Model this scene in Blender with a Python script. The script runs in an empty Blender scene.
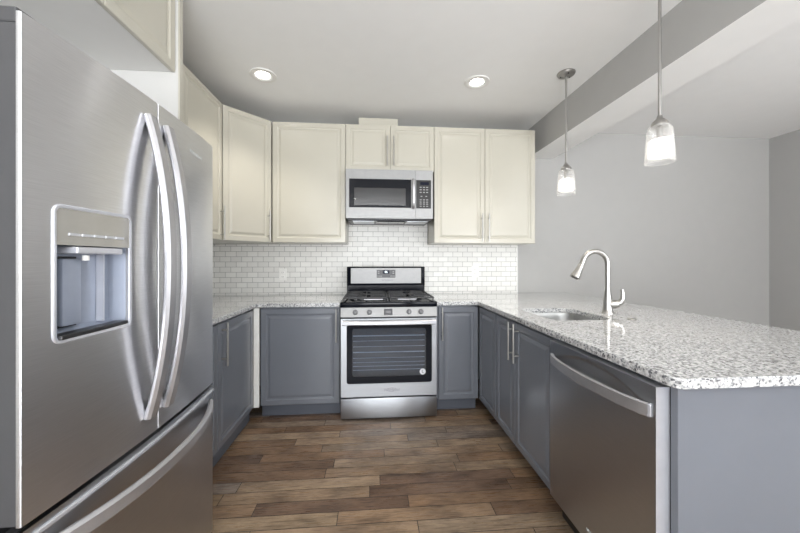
import bpy, bmesh, math, random
from mathutils import Vector, Matrix
random.seed(7)
PI = math.pi
SC = bpy.context.scene
COL = SC.collection

# ------------------------------------------------------------------ camera, world, lights, exposure
cd = bpy.data.cameras.new('camera')
cam = bpy.data.objects.new('camera', cd); COL.objects.link(cam)
cam.location = (0, 0, 1.257)
cam.rotation_euler = (PI/2, 0, -math.atan(27/330))
cd.sensor_width = 36; cd.lens = 330/800*36; cd.shift_y = -6/800
cd.clip_start = 0.02
SC.camera = cam

w = bpy.data.worlds.new('world'); SC.world = w; w.use_nodes = True
w.node_tree.nodes['Background'].inputs[0].default_value = (0.86, 0.93, 1.0, 1)
w.node_tree.nodes['Background'].inputs[1].default_value = 1.6

def area(name, loc, rot, sx, sy, power, color=(1, 1, 1), spread=PI):
    l = bpy.data.lights.new(name, 'AREA'); l.shape = 'RECTANGLE'; l.size = sx; l.size_y = sy
    l.energy = power; l.color = color; l.spread = spread
    o = bpy.data.objects.new(name, l); COL.objects.link(o); o.location = loc; o.rotation_euler = rot
    return o
# daylight area lights at unseen front and right openings, tilted up to brighten the ceiling
area('daylight_patio_door', (-0.05, -2.96, 1.25), (PI/2+1.0, 0, 0), 2.8, 2.1, 180, (0.97, 0.98, 1.0))
area('daylight_window', (2.9, -2.96, 1.5), (PI/2+1.0, 0, 0), 1.5, 1.4, 80, (0.97, 0.98, 1.0))
area('daylight_side_window', (4.38, -0.6, 1.5), (PI/2+1.1, 0, PI/2), 1.8, 1.4, 60, (0.98, 0.985, 1.0))

SC.view_settings.view_transform = 'Standard'
SC.view_settings.look = 'None'
SC.view_settings.gamma = 1
SC.view_settings.exposure = 0.5
SC.view_settings.use_curve_mapping = False

# ------------------------------------------------------------------ materials
def srgb(r, g, b):
    f = lambda c: (c/255/12.92) if c/255 <= .04045 else ((c/255+.055)/1.055)**2.4
    return (f(r), f(g), f(b), 1)
class N:
    def __init__(s, name):
        s.m = bpy.data.materials.new(name); s.m.use_nodes = True
        s.t = s.m.node_tree; s.b = s.t.nodes['Principled BSDF']; s.out = s.t.nodes['Material Output']
    def n(s, typ, **kw):
        x = s.t.nodes.new('ShaderNode'+typ)
        for k, v in kw.items(): setattr(x, k, v)
        return x
    def l(s, a, b): s.t.links.new(a, b)
    def set(s, **kw):
        for k, v in kw.items(): s.b.inputs[k.replace('_', ' ')].default_value = v
        return s
    def coords(s, scale=(1, 1, 1), kind='Object'):
        tc = s.n('TexCoord'); mp = s.n('Mapping'); mp.inputs['Scale'].default_value = scale
        s.l(tc.outputs[kind], mp.inputs['Vector']); return mp.outputs['Vector']
    def noise(s, vec, scale, detail=3, rough=.5):
        x = s.n('TexNoise'); x.inputs['Scale'].default_value = scale
        x.inputs['Detail'].default_value = detail; x.inputs['Roughness'].default_value = rough
        s.l(vec, x.inputs['Vector']); return x
    def ramp(s, fac, stops, interp='LINEAR'):
        r = s.n('ValToRGB'); r.color_ramp.interpolation = interp
        e = r.color_ramp.elements
        while len(e) < len(stops): e.new(.5)
        for q, (p, c) in zip(e, stops): q.position = p; q.color = c
        s.l(fac, r.inputs['Fac']); return r
    def bump(s, h, strength=.2, dist=.01):
        b = s.n('Bump'); b.inputs['Strength'].default_value = strength; b.inputs['Distance'].default_value = dist
        s.l(h, b.inputs['Height']); s.l(b.outputs['Normal'], s.b.inputs['Normal']); return b

def paint(name, col, rough=.5, var=.02, bump=.02, coat=0, spec=.5):
    k = N(name); v = k.coords()
    nz = k.noise(v, 9, 4)
    c0 = tuple(max(0, x*(1-var)) for x in col[:3])+(1,); c1 = tuple(min(1, x*(1+var)) for x in col[:3])+(1,)
    r = k.ramp(nz.outputs['Fac'], [(.3, c0), (.7, c1)])
    k.l(r.outputs['Color'], k.b.inputs['Base Color'])
    k.set(Roughness=rough, Coat_Weight=coat, Specular_IOR_Level=spec)
    if coat: k.set(Coat_Roughness=.12)
    if bump:
        n2 = k.noise(v, 160, 2); k.bump(n2.outputs['Fac'], bump, .003)
    return k.m
def steel(name, col=(.62, .62, .62), rough=.28, aniso=.75, axis='Z', stretch=(1, 1, 60)):
    k = N(name); v = k.coords(stretch)
    nz = k.noise(v, 14, 3)
    r = k.ramp(nz.outputs['Fac'], [(.3, tuple(x*.94 for x in col)+(1,)), (.7, tuple(min(1, x*1.05) for x in col)+(1,))])
    k.l(r.outputs['Color'], k.b.inputs['Base Color'])
    k.set(Metallic=1, Roughness=rough, Anisotropic=aniso, Anisotropic_Rotation=.25)
    tg = k.n('Tangent', direction_type='RADIAL', axis=axis)
    k.l(tg.outputs['Tangent'], k.b.inputs['Tangent'])
    return k.m
def plain(name, col, rough=.4, metal=0, **kw):
    k = N(name); k.set(Roughness=rough, Metallic=metal, **kw)
    v = k.coords(); nz = k.noise(v, 30, 2)
    r = k.ramp(nz.outputs['Fac'], [(.3, tuple(x*.97 for x in col[:3])+(1,)), (.7, tuple(min(1, x*1.03) for x in col[:3])+(1,))])
    k.l(r.outputs['Color'], k.b.inputs['Base Color']); return k.m
def glow(name, col, strength):
    k = N(name); k.set(Base_Color=(.8, .8, .8, 1), Roughness=.5, Emission_Color=col, Emission_Strength=strength); return k.m

M = {}
M['wall'] = paint('grey_wall_paint', srgb(176, 175, 173), .7, .01, .05)
M['beam'] = paint('grey_beam_paint', srgb(176, 175, 173), .7, .01, .05)
M['ceil'] = paint('white_ceiling_paint', srgb(240, 240, 239), .75, .008, .05)
M['panelwhite'] = paint('white_panel_melamine', srgb(206, 205, 202), .5, .01, 0)
M['barhandle'] = plain('cabinet_bar_steel', (.50, .49, .47), .36, .95)
M['white'] = paint('white_trim_paint', srgb(232, 231, 228), .45, .01, 0)
M['cream'] = paint('cream_lacquer', srgb(193, 189, 176), .3, .008, 0, .35)
M['slate'] = paint('blue_grey_lacquer', srgb(111, 115, 123), .3, .015, 0, .4)
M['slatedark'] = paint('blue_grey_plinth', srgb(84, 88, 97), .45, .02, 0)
M['steel'] = steel('brushed_steel', (.78, .782, .80), .3, .9)
M['panelsteel'] = plain('satin_panel_steel', (.35, .35, .35), .5, .65)
M['steelv'] = steel('brushed_steel_range', (.36, .37, .39), .34, .85)
M['dwsteel'] = steel('brushed_steel_dishwasher', (.53, .545, .575), .3, .7)  # darker than the fridge doors: dark reflections put into the steel colour
M['bright'] = plain('satin_steel_handle', (.56, .56, .585), .42, .9)
M['nickel'] = plain('brushed_nickel', (.44, .43, .415), .3, 1)
M['sinksteel'] = plain('sink_steel', (.40, .40, .395), .32, 1)
M['casegrey'] = paint('appliance_case_grey', srgb(66, 66, 68), .5, .03, .08)
M['knob'] = plain('dark_satin_knob', (.16, .16, .165), .4, .7)
M['silver'] = plain('silver_trim', srgb(205, 207, 214), .3, .55)
M['dispgrey'] = plain('dispenser_grey_plastic', srgb(150, 158, 174), .35, .2)
M['disppanel'] = plain('dispenser_panel_film', srgb(168, 166, 160), .2, .4)
M['black'] = plain('black_plastic', (.012, .012, .013), .35)
M['gloss'] = plain('gloss_black_enamel', (.006, .007, .011), .12, 0, Specular_IOR_Level=.18)
M['iron'] = plain('cast_iron', (.03, .03, .032), .45)
M['darkmetal'] = plain('dark_vent_metal', (.05, .05, .053), .35, .6)
M['keys'] = plain('pale_key_print', srgb(140, 140, 140), .5)
M['text'] = plain('grey_lettering', srgb(120, 121, 126), .4)
M['lighttext'] = plain('pale_lettering', srgb(205, 208, 206), .4)
M['sticker'] = plain('white_sticker', srgb(226, 228, 234), .4)
M['display'] = plain('dark_display', (.006, .008, .02), .3, 0, Specular_IOR_Level=.15)
M['panelkey'] = plain('control_membrane_grey', srgb(74, 74, 78), .35)
M['digit'] = glow('blue_clock_digits', (.65, .8, 1, 1), 1.0)
M['plastic'] = plain('white_plastic', srgb(246, 245, 241), .35)
M['rack'] = plain('oven_rack_wire', (.55, .56, .58), .3, 1)
M['cavity'] = plain('oven_liner_blue_reflection', srgb(140, 176, 214), .45)  # blue of the reflection in the oven window put into the liner colour
M['diffuser'] = glow('lit_frosted_glass', (1, .96, .88, 1), 1.8)
M['lens'] = glow('lit_lamp_lens', (1, .97, .92, 1), 14.0)
M['brown'] = plain('brown_edge', srgb(140, 128, 98), .6)

def make_glass(name, tint, gloss):
    k = N(name); k.t.nodes.remove(k.b)
    tr = k.n('BsdfTransparent'); tr.inputs['Color'].default_value = tint
    gl = k.n('BsdfGlossy'); gl.inputs['Roughness'].default_value = .03
    fr = k.n('LayerWeight'); fr.inputs['Blend'].default_value = .5
    pw = k.n('Math', operation='POWER'); k.l(fr.outputs['Facing'], pw.inputs[0]); pw.inputs[1].default_value = 4
    ma = k.n('Math', operation='MULTIPLY_ADD', use_clamp=True); k.l(pw.outputs[0], ma.inputs[0]); ma.inputs[1].default_value = .9; ma.inputs[2].default_value = gloss
    mx = k.n('MixShader'); k.l(ma.outputs[0], mx.inputs[0]); k.l(tr.outputs[0], mx.inputs[1]); k.l(gl.outputs[0], mx.inputs[2])
    k.l(mx.outputs[0], k.out.inputs['Surface']); return k.m
M['glass'] = make_glass('clear_glass', (.97, .97, .96, 1), .05)
def make_milky():
    k = N('faintly_milky_glass'); k.t.nodes.remove(k.b)
    tr = k.n('BsdfTransparent'); tl = k.n('BsdfTranslucent'); df = k.n('BsdfDiffuse'); gl = k.n('BsdfGlossy'); gl.inputs['Roughness'].default_value = .05
    for x in (tl, df): x.inputs['Color'].default_value = (.95, .94, .92, 1)
    a = k.n('MixShader'); a.inputs[0].default_value = .5; k.l(tl.outputs[0], a.inputs[1]); k.l(df.outputs[0], a.inputs[2])
    lw = k.n('LayerWeight'); lw.inputs['Blend'].default_value = .5
    r = k.n('MapRange'); k.l(lw.outputs['Facing'], r.inputs[0]); r.inputs[3].default_value = .06; r.inputs[4].default_value = .28
    b = k.n('MixShader'); k.l(r.outputs[0], b.inputs[0]); k.l(tr.outputs[0], b.inputs[1]); k.l(a.outputs[0], b.inputs[2])
    c = k.n('MixShader'); c.inputs[0].default_value = .05; k.l(b.outputs[0], c.inputs[1]); k.l(gl.outputs[0], c.inputs[2])
    k.l(c.outputs[0], k.out.inputs['Surface']); return k.m
M['shade'] = make_milky()
M['ovenglass'] = make_glass('tinted_oven_glass', (.46, .54, .66, 1), .07)  # tint made bluer to imitate the reflection in the oven window
M['mwglass'] = make_glass('microwave_window_glass', (.30, .30, .31, 1), .06)
M['paneglass'] = make_glass('window_glass', (.97, .98, .98, 1), .04)

def floor_mat():
    k = N('oak_plank_floor')
    v0 = k.coords()
    sx = k.n('SeparateXYZ'); k.l(v0, sx.inputs[0])
    dv = k.n('Math', operation='DIVIDE'); k.l(sx.outputs[1], dv.inputs[0]); dv.inputs[1].default_value = .088
    fl = k.n('Math', operation='FLOOR'); k.l(dv.outputs[0], fl.inputs[0])
    wn = k.n('TexWhiteNoise', noise_dimensions='1D'); k.l(fl.outputs[0], wn.inputs['W'])
    sh = k.n('Math', operation='MULTIPLY_ADD'); k.l(wn.outputs['Value'], sh.inputs[0]); sh.inputs[1].default_value = 7.3; k.l(sx.outputs[0], sh.inputs[2])
    cb = k.n('CombineXYZ'); k.l(sh.outputs[0], cb.inputs[0]); k.l(sx.outputs[1], cb.inputs[1]); v = cb.outputs[0]
    br = k.n('TexBrick'); br.offset = 0; br.offset_frequency = 2; br.squash = 1
    br.inputs['Scale'].default_value = 1; br.inputs['Brick Width'].default_value = .78; br.inputs['Row Height'].default_value = .088
    br.inputs['Mortar Size'].default_value = .0018; br.inputs['Mortar Smooth'].default_value = .1; br.inputs['Bias'].default_value = 0
    br.inputs['Color1'].default_value = (0, 0, 0, 1); br.inputs['Color2'].default_value = (1, 1, 1, 1); br.inputs['Mortar'].default_value = (.5, .5, .5, 1)
    k.l(v, br.inputs['Vector'])
    # grain, shifted per plank
    off = k.n('VectorMath', operation='SCALE'); k.l(br.outputs['Color'], off.inputs[0]); off.inputs['Scale'].default_value = 13
    add = k.n('VectorMath', operation='ADD'); k.l(v, add.inputs[0]); k.l(off.outputs[0], add.inputs[1])
    mp = k.n('Mapping'); mp.inputs['Scale'].default_value = (3.5, 42, 1); k.l(add.outputs[0], mp.inputs['Vector'])
    gr = k.noise(mp.outputs['Vector'], 2.2, 7, .65)
    mp2 = k.n('Mapping'); mp2.inputs['Scale'].default_value = (2.5, 5, 1); k.l(add.outputs[0], mp2.inputs['Vector'])
    bl = k.noise(mp2.outputs['Vector'], 1.6, 4, .6)
    base = k.ramp(br.outputs['Color'], [(0, srgb(106, 86, 72)), (.3, srgb(128, 104, 82)), (.55, srgb(146, 126, 104)), (.75, srgb(122, 112, 105)), (1, srgb(150, 128, 100))])
    g = k.ramp(gr.outputs['Fac'], [(.30, (.36, .32, .30, 1)), (.47, (.92, .91, .9, 1)), (.72, (1.25, 1.25, 1.25, 1))])
    b2 = k.ramp(bl.outputs['Fac'], [(.3, (.52, .5, .5, 1)), (.62, (1.12, 1.12, 1.12, 1))])
    m1 = k.n('MixRGB', blend_type='MULTIPLY'); m1.inputs[0].default_value = 1; k.l(base.outputs[0], m1.inputs[1]); k.l(g.outputs[0], m1.inputs[2])
    m2 = k.n('MixRGB', blend_type='MULTIPLY'); m2.inputs[0].default_value = 1; k.l(m1.outputs[0], m2.inputs[1]); k.l(b2.outputs[0], m2.inputs[2])
    m3 = k.n('MixRGB', blend_type='MIX'); k.l(br.outputs['Fac'], m3.inputs[0]); k.l(m2.outputs[0], m3.inputs[1]); m3.inputs[2].default_value = (.02, .015, .012, 1)
    k.l(m3.outputs[0], k.b.inputs['Base Color'])
    rr = k.ramp(gr.outputs['Fac'], [(.3, (.40, .40, .40, 1)), (.7, (.22, .22, .22, 1))]); k.l(rr.outputs[0], k.b.inputs['Roughness'])
    k.bump(gr.outputs['Fac'], .12, .003)
    return k.m
M['floor'] = floor_mat()

def tile_mat(name, axes):
    k = N(name); tc = k.n('TexCoord'); sp = k.n('SeparateXYZ'); cb = k.n('CombineXYZ')
    k.l(tc.outputs['Object'], sp.inputs[0]); k.l(sp.outputs[axes[0]], cb.inputs[0]); k.l(sp.outputs[axes[1]], cb.inputs[1])
    br = k.n('TexBrick'); br.offset = .5
    br.inputs['Scale'].default_value = 1; br.inputs['Brick Width'].default_value = .1045; br.inputs['Row Height'].default_value = .0518
    br.inputs['Mortar Size'].default_value = .0019; br.inputs['Mortar Smooth'].default_value = .25
    br.inputs['Color1'].default_value = srgb(232, 231, 227); br.inputs['Color2'].default_value = srgb(242, 241, 237); br.inputs['Mortar'].default_value = srgb(160, 159, 156)
    k.l(cb.outputs[0], br.inputs['Vector']); k.l(br.outputs['Color'], k.b.inputs['Base Color'])
    inv = k.n('Math', operation='SUBTRACT'); inv.inputs[0].default_value = 1; k.l(br.outputs['Fac'], inv.inputs[1])
    k.bump(inv.outputs[0], .5, .002); k.set(Roughness=.3, Specular_IOR_Level=.25)
    return k.m
M['tile'] = tile_mat('white_subway_tile', ('X', 'Z'))
M['tileleft'] = tile_mat('white_subway_tile_side', ('Y', 'Z'))

def granite():
    k = N('speckled_granite'); v = k.coords()
    vo = k.n('TexVoronoi', feature='F1'); vo.inputs['Scale'].default_value = 150; k.l(v, vo.inputs['Vector'])
    sp = k.n('SeparateColor'); k.l(vo.outputs['Color'], sp.inputs[0])
    nz = k.noise(v, 70, 4, .65)
    ad = k.n('Math', operation='ADD'); k.l(sp.outputs[0], ad.inputs[0])
    mu = k.n('Math', operation='MULTIPLY_ADD'); k.l(nz.outputs['Fac'], mu.inputs[0]); mu.inputs[1].default_value = 1.5; mu.inputs[2].default_value = -.75
    k.l(mu.outputs[0], ad.inputs[1])
    r = k.ramp(ad.outputs[0], [(0, srgb(96, 97, 102)), (.12, srgb(142, 144, 147)), (.3, srgb(178, 179, 180)), (.55, srgb(199, 199, 199)), (.8, srgb(214, 214, 213)), (1, srgb(228, 228, 228))])
    v2 = k.n('TexVoronoi', feature='F1'); v2.inputs['Scale'].default_value = 95; k.l(v, v2.inputs['Vector'])
    s2 = k.n('SeparateColor'); k.l(v2.outputs['Color'], s2.inputs[0])
    t = k.ramp(s2.outputs[1], [(0, (.2, .2, .22, 1)), (.07, (.4, .4, .42, 1)), (.09, (1, 1, 1, 1))], 'LINEAR')
    m = k.n('MixRGB', blend_type='MULTIPLY'); m.inputs[0].default_value = .8; k.l(r.outputs[0], m.inputs[1]); k.l(t.outputs[0], m.inputs[2])
    k.l(m.outputs[0], k.b.inputs['Base Color']); k.set(Roughness=.05, Coat_Weight=.6, Coat_Roughness=.02)
    return k.m
M['granite'] = granite()

# ------------------------------------------------------------------ geometry helpers
def box(bm, x0, x1, y0, y1, z0, z1, bev=0, seg=2):
    r = bmesh.ops.create_cube(bm, size=1)
    vs = r['verts']
    for v in vs:
        v.co = Vector(((x0+x1)/2+v.co.x*(x1-x0), (y0+y1)/2+v.co.y*(y1-y0), (z0+z1)/2+v.co.z*(z1-z0)))
    if bev:
        es = list({e for v in vs for e in v.link_edges})
        bmesh.ops.bevel(bm, geom=es, offset=bev, segments=seg, affect='EDGES', profile=.5)
    return bm
def B(*a, **k): return box(bmesh.new(), *a, **k)
def tube(bm, pts, rad, seg=12, cap=True):
    pts = [Vector(p) for p in pts]; n = len(pts)
    rads = rad if isinstance(rad, (list, tuple)) else [rad]*n
    t0 = (pts[1]-pts[0]).normalized()
    ref = Vector((0, 0, 1)) if abs(t0.z) < .9 else Vector((1, 0, 0))
    u = t0.cross(ref).normalized(); rings = []
    for i, p in enumerate(pts):
        t = (pts[min(i+1, n-1)]-pts[max(i-1, 0)]).normalized()
        u = (u-t*u.dot(t)).normalized(); w_ = t.cross(u)
        rings.append([bm.verts.new(p+(u*math.cos(a)+w_*math.sin(a))*rads[i]) for a in [2*PI*j/seg for j in range(seg)]])
    for a, b in zip(rings, rings[1:]):
        for j in range(seg): bm.faces.new((a[j], a[(j+1) % seg], b[(j+1) % seg], b[j]))
    if cap:
        bm.faces.new(rings[0][::-1]); bm.faces.new(rings[-1])
    return bm
def strip(bm, pts, half, axis_w, thick):
    """flat bar swept along pts: half width along axis_w, thickness along the other normal"""
    pts = [Vector(p) for p in pts]; aw = Vector(axis_w); n = len(pts); rings = []
    hs = half if isinstance(half, (list, tuple)) else [half]*n
    for i, p in enumerate(pts):
        t = (pts[min(i+1, n-1)]-pts[max(i-1, 0)]).normalized(); nn = t.cross(aw).normalized()
        h = hs[i]; c = min(h, thick)*.35
        prof = [(-h, -thick/2+c), (-h+c, -thick/2), (h-c, -thick/2), (h, -thick/2+c), (h, thick/2-c), (h-c, thick/2), (-h+c, thick/2), (-h, thick/2-c)]
        rings.append([bm.verts.new(p+aw*a+nn*b) for a, b in prof])
    for a, b in zip(rings, rings[1:]):
        for j in range(8): bm.faces.new((a[j], a[(j+1) % 8], b[(j+1) % 8], b[j]))
    bm.faces.new(rings[0][::-1]); bm.faces.new(rings[-1])
    return bm
def lathe(bm, prof, cx=0, cy=0, seg=32, closed=False):
    rings = []
    for r, z in prof:
        if r < 1e-5: rings.append([bm.verts.new((cx, cy, z))])
        else: rings.append([bm.verts.new((cx+r*math.cos(2*PI*j/seg), cy+r*math.sin(2*PI*j/seg), z)) for j in range(seg)])
    prs = list(zip(rings, rings[1:])) + ([(rings[-1], rings[0])] if closed else [])
    for a, b in prs:
        for j in range(seg):
            q = [a[j % len(a)], a[(j+1) % len(a)], b[(j+1) % len(b)], b[j % len(b)]]
            q = [x for i, x in enumerate(q) if x not in q[:i]]
            if len(q) > 2: bm.faces.new(q)
    return bm
def prism(bm, poly, z0, z1):
    a = [bm.verts.new((x, y, z0)) for x, y in poly]; b = [bm.verts.new((x, y, z1)) for x, y in poly]; n = len(poly)
    bm.faces.new(a[::-1]); bm.faces.new(b)
    for i in range(n): bm.faces.new((a[i], a[(i+1) % n], b[(i+1) % n], b[i]))
    return bm
def xf(bm, mat): bmesh.ops.transform(bm, matrix=mat, verts=bm.verts); return bm
def cyl(bm, c, r, h, axis='Z', seg=24, bev=.0):
    b2 = bmesh.new()
    pr = [(0, 0), (r-bev, 0), (r, bev), (r, h-bev), (r-bev, h), (0, h)] if bev else [(0, 0), (r, 0), (r, h), (0, h)]
    lathe(b2, pr, 0, 0, seg)
    if axis == '-Y': xf(b2, Matrix.Rotation(PI/2, 4, 'X'))
    if axis == 'X': xf(b2, Matrix.Rotation(PI/2, 4, 'Y'))
    xf(b2, Matrix.Translation(c))
    me = bpy.data.meshes.new('tmp'); b2.to_mesh(me); b2.free(); bm.from_mesh(me); bpy.data.meshes.remove(me)
    return bm
def obj(name, bm, mat, parent=None, smooth=False, mats=None):
    bmesh.ops.recalc_face_normals(bm, faces=bm.faces)
    me = bpy.data.meshes.new(name); bm.to_mesh(me); bm.free()
    for m in (mats or [mat]): me.materials.append(m)
    if smooth:
        me.polygons.foreach_set('use_smooth', [True]*len(me.polygons))
        try: me.set_sharp_from_angle(angle=math.radians(38))
        except Exception: pass
    o = bpy.data.objects.new(name, me); COL.objects.link(o)
    if parent: o.parent = parent
    return o
def thing(name, label, cat, loc=(0, 0, 0), rotz=0, group=None):
    o = bpy.data.objects.new(name, None); COL.objects.link(o); o.empty_display_size = .1
    o.location = loc; o.rotation_euler = (0, 0, rotz); o['label'] = label; o['category'] = cat
    if group: o['group'] = group
    return o
def tag(o, label, cat, group=None):
    o['label'] = label; o['category'] = cat
    if group: o['group'] = group
    return o
def struct(name, bm, m, **k):
    o = obj(name, bm, m, **k)
    if o.parent is None: o['kind'] = 'structure'
    return o
def text(name, s, size, mat, parent, loc, rot, ext=.0004, align='CENTER'):
    cu = bpy.data.curves.new(name, 'FONT'); cu.body = s; cu.size = size; cu.extrude = ext; cu.align_x = align; cu.align_y = 'CENTER'
    t = bpy.data.objects.new(name+'_src', cu); COL.objects.link(t)
    dg = bpy.context.evaluated_depsgraph_get(); me = bpy.data.meshes.new_from_object(t.evaluated_get(dg))
    bpy.data.objects.remove(t); bpy.data.curves.remove(cu)
    me.materials.clear(); me.materials.append(mat)
    o = bpy.data.objects.new(name, me); COL.objects.link(o); o.parent = parent; o.location = loc; o.rotation_euler = rot
    return o

# ------------------------------------------------------------------ the room
XL, XR, YB, YF, H = -1.60, 4.52, 3.42, -3.10, 2.65
struct('floor', B(XL-.1, XR+.1, YF-.1, YB+.1, -.06, 0), M['floor'])
struct('ceiling', B(XL-.1, XR+.1, YF-.1, YB+.1, H, H+.1), M['ceil'])
struct('wall_back', B(XL-.1, XR+.1, YB, YB+.1, 0, H), M['wall'])
struct('wall_left', B(XL-.1, XL, YF-.1, YB, 0, H), M['wall'])
def wall_with_hole(bm, horiz, f0, f1, a0, a1, holes):
    """wall slab spanning a0..a1 with rectangular holes (s0,s1,z0,z1)"""
    def pc(s0, s1, z0, z1):
        if s1-s0 < 1e-4 or z1-z0 < 1e-4: return
        if horiz: box(bm, s0, s1, f0, f1, z0, z1)
        else: box(bm, f0, f1, s0, s1, z0, z1)
    cur = a0
    for s0, s1, z0, z1 in holes:
        pc(cur, s0, 0, H); pc(s0, s1, 0, z0); pc(s0, s1, z1, H); cur = s1
    pc(cur, a1, 0, H); return bm
struct('wall_front', wall_with_hole(bmesh.new(), True, YF-.1, YF, XL, XR, [(-1.5, 1.4, .02, 2.15), (2.1, 3.7, .8, 2.2)]), M['wall'])
struct('wall_right', wall_with_hole(bmesh.new(), False, XR, XR+.1, YF-.1, YB, [(-1.6, .4, .8, 2.2)]), M['wall'])
def window(name, horiz, f0, f1, s0, s1, z0, z1, mull):
    bm = bmesh.new(); t = .055
    def pc(a, b, c, d):
        if horiz: box(bm, a, b, f0, f1, c, d)
        else: box(bm, f0, f1, a, b, c, d)
    pc(s0, s0+t, z0, z1); pc(s1-t, s1, z0, z1); pc(s0+t, s1-t, z0, z0+t); pc(s0+t, s1-t, z1-t, z1)
    for k in range(1, mull):
        c = s0+(s1-s0)*k/mull; pc(c-t/2, c+t/2, z0+t, z1-t)
    o = struct(name, bm, M['white']); m = (f0+f1)/2
    g = bmesh.new()
    if horiz: box(g, s0+t, s1-t, m-.004, m+.004, z0+t, z1-t)
    else: box(g, m-.004, m+.004, s0+t, s1-t, z0+t, z1-t)
    obj('window_pane', g, M['paneglass'], o)
window('door_1', True, YF-.08, YF-.02, -1.5, 1.4, .02, 2.15, 3)
window('window_1', True, YF-.08, YF-.02, 2.1, 3.7, .8, 2.2, 2)
window('window_2', False, XR+.02, XR+.08, -1.6, .4, .8, 2.2, 2)
bm = B(1.65, 1.93, YF, YB, 2.352, H)
bm.faces.ensure_lookup_table()
for f in bm.faces:
    f.normal_update()
    if f.normal.z < -.5: f.material_index = 1
struct('ceiling_beam', bm, M['beam'], mats=[M['beam'], M['ceil']])
# tiled splashback: one slab with a raised centre between the wall cabinets
bm = B(XL, 1.53, YB-.009, YB, .915, 1.42)
box(bm, -.25, .565, YB-.009, YB, 1.42, 1.66)
struct('backsplash_back', bm, M['tile'])
struct('backsplash_left', B(XL, XL+.009, 1.80, YB-.009, .915, 1.42), M['tileleft'])
struct('trim_1', B(1.53, 1.542, YB-.013, YB, .915, 1.418, .003), M['white'])
struct('baseboard_right', B(XR-.014, XR, YF, YB, 0, .1, .003), M['white'])
struct('baseboard_back', B(2.1, XR-.014, YB-.014, YB, 0, .1, .003), M['white'])

# ------------------------------------------------------------------ cabinets
def panel_door(x0, x1, z0, z1, y=0, t=.019, fw=.040, raised=True):
    """framed door with a moulded raised panel, front at y, body behind"""
    bm = bmesh.new()
    if raised:
        rings = [(0, .003), (.003, 0), (fw, 0), (fw+.006, .006), (fw+.016, .0075), (fw+.034, .0012), (fw+.038, .0008)]
    else: rings = [(0, .003), (.003, 0)]
    vs = []
    for d, dy in rings:
        vs.append([bm.verts.new(p) for p in ((x0+d, y+dy, z0+d), (x1-d, y+dy, z0+d), (x1-d, y+dy, z1-d), (x0+d, y+dy, z1-d))])
    back = [bm.verts.new(p) for p in ((x0, y+t, z0), (x1, y+t, z0), (x1, y+t, z1), (x0, y+t, z1))]
    for a, b in zip([back]+vs, vs):
        for j in range(4): bm.faces.new((a[j], a[(j+1) % 4], b[(j+1) % 4], b[j]))
    bm.faces.new(vs[-1]); bm.faces.new(back[::-1])
    return bm
def bar_handle(x, z0, z1, y=0, so=.034, r=.006):
    bm = bmesh.new(); ins = .045
    tube(bm, [(x, y-so, z0), (x, y-so, z0+.004), (x, y-so, z1-.004), (x, y-so, z1)], r, 12)
    for z in (z0+ins, z1-ins): tube(bm, [(x, y+.001, z), (x, y-so, z)], r*.8, 10)
    return bm
def cabinet(label, kind, w_, z0, z1, depth, loc, rotz, doors, mat, group, toe=None, carcass=None, name=None, open_top=False):
    """doors: list of (x0,x1,handle_x or None,hz0,hz1)"""
    t = thing(name or (kind+'_cabinet'), label, 'cabinet', loc, rotz, group)
    bm = bmesh.new()
    if open_top:
        box(bm, .001, .019, .021, depth, z0+.002, z1-.002); box(bm, w_-.019, w_-.001, .021, depth, z0+.002, z1-.002)
        box(bm, .019, w_-.019, .021, depth, z0+.002, z0+.02); box(bm, .019, w_-.019, depth-.01, depth, z0+.02, z1-.002)
        box(bm, .019, w_-.019, .021, .04, z1-.10, z1-.002)
    else: box(bm, .001, w_-.001, .021, depth, z0+.002, z1-.002)
    obj('cabinet_body', bm, carcass or mat, t)
    for d in doors:
        dr = obj('door', panel_door(d[0]+.0015, d[1]-.0015, z0+.001, z1-(.012 if kind == 'base' else .001)), mat, t)
        if d[2] is not None:
            h = obj('handle', bar_handle(d[2], d[3], d[4]), M['barhandle'], dr, True)
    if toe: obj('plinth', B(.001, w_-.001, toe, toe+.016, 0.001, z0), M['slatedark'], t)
    return t
UP = 'cream wall cabinets'; LO = 'blue grey base cabinets'
UZ0, UZ1 = 1.42, 2.51
UY = 3.055
# wall run above the range, left to right
cabinet('tall cream wall cabinet with one door between the corner cabinet and the microwave', 'wall', .655, UZ0, UZ1, YB-UY-.001, (-.905, UY, 0), 0, [(0, .655, None)], M['cream'], UP)
cabinet('short cream two-door wall cabinet directly above the microwave', 'wall', .82, 2.085, UZ1, YB-UY-.001, (-.2495, UY, 0), 0,
        [(0, .41, .41-.03, 2.13, 2.40), (.41, .82, .41+.03, 2.13, 2.40)], M['cream'], UP)
cabinet('tall cream two-door wall cabinet to the right of the microwave', 'wall', .984, UZ0, UZ1, YB-UY-.001, (.571, UY, 0), 0,
        [(0, .488, .488-.032, 1.435, 1.70), (.488, .984, .488+.032, 1.435, 1.70)], M['cream'], UP)
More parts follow.
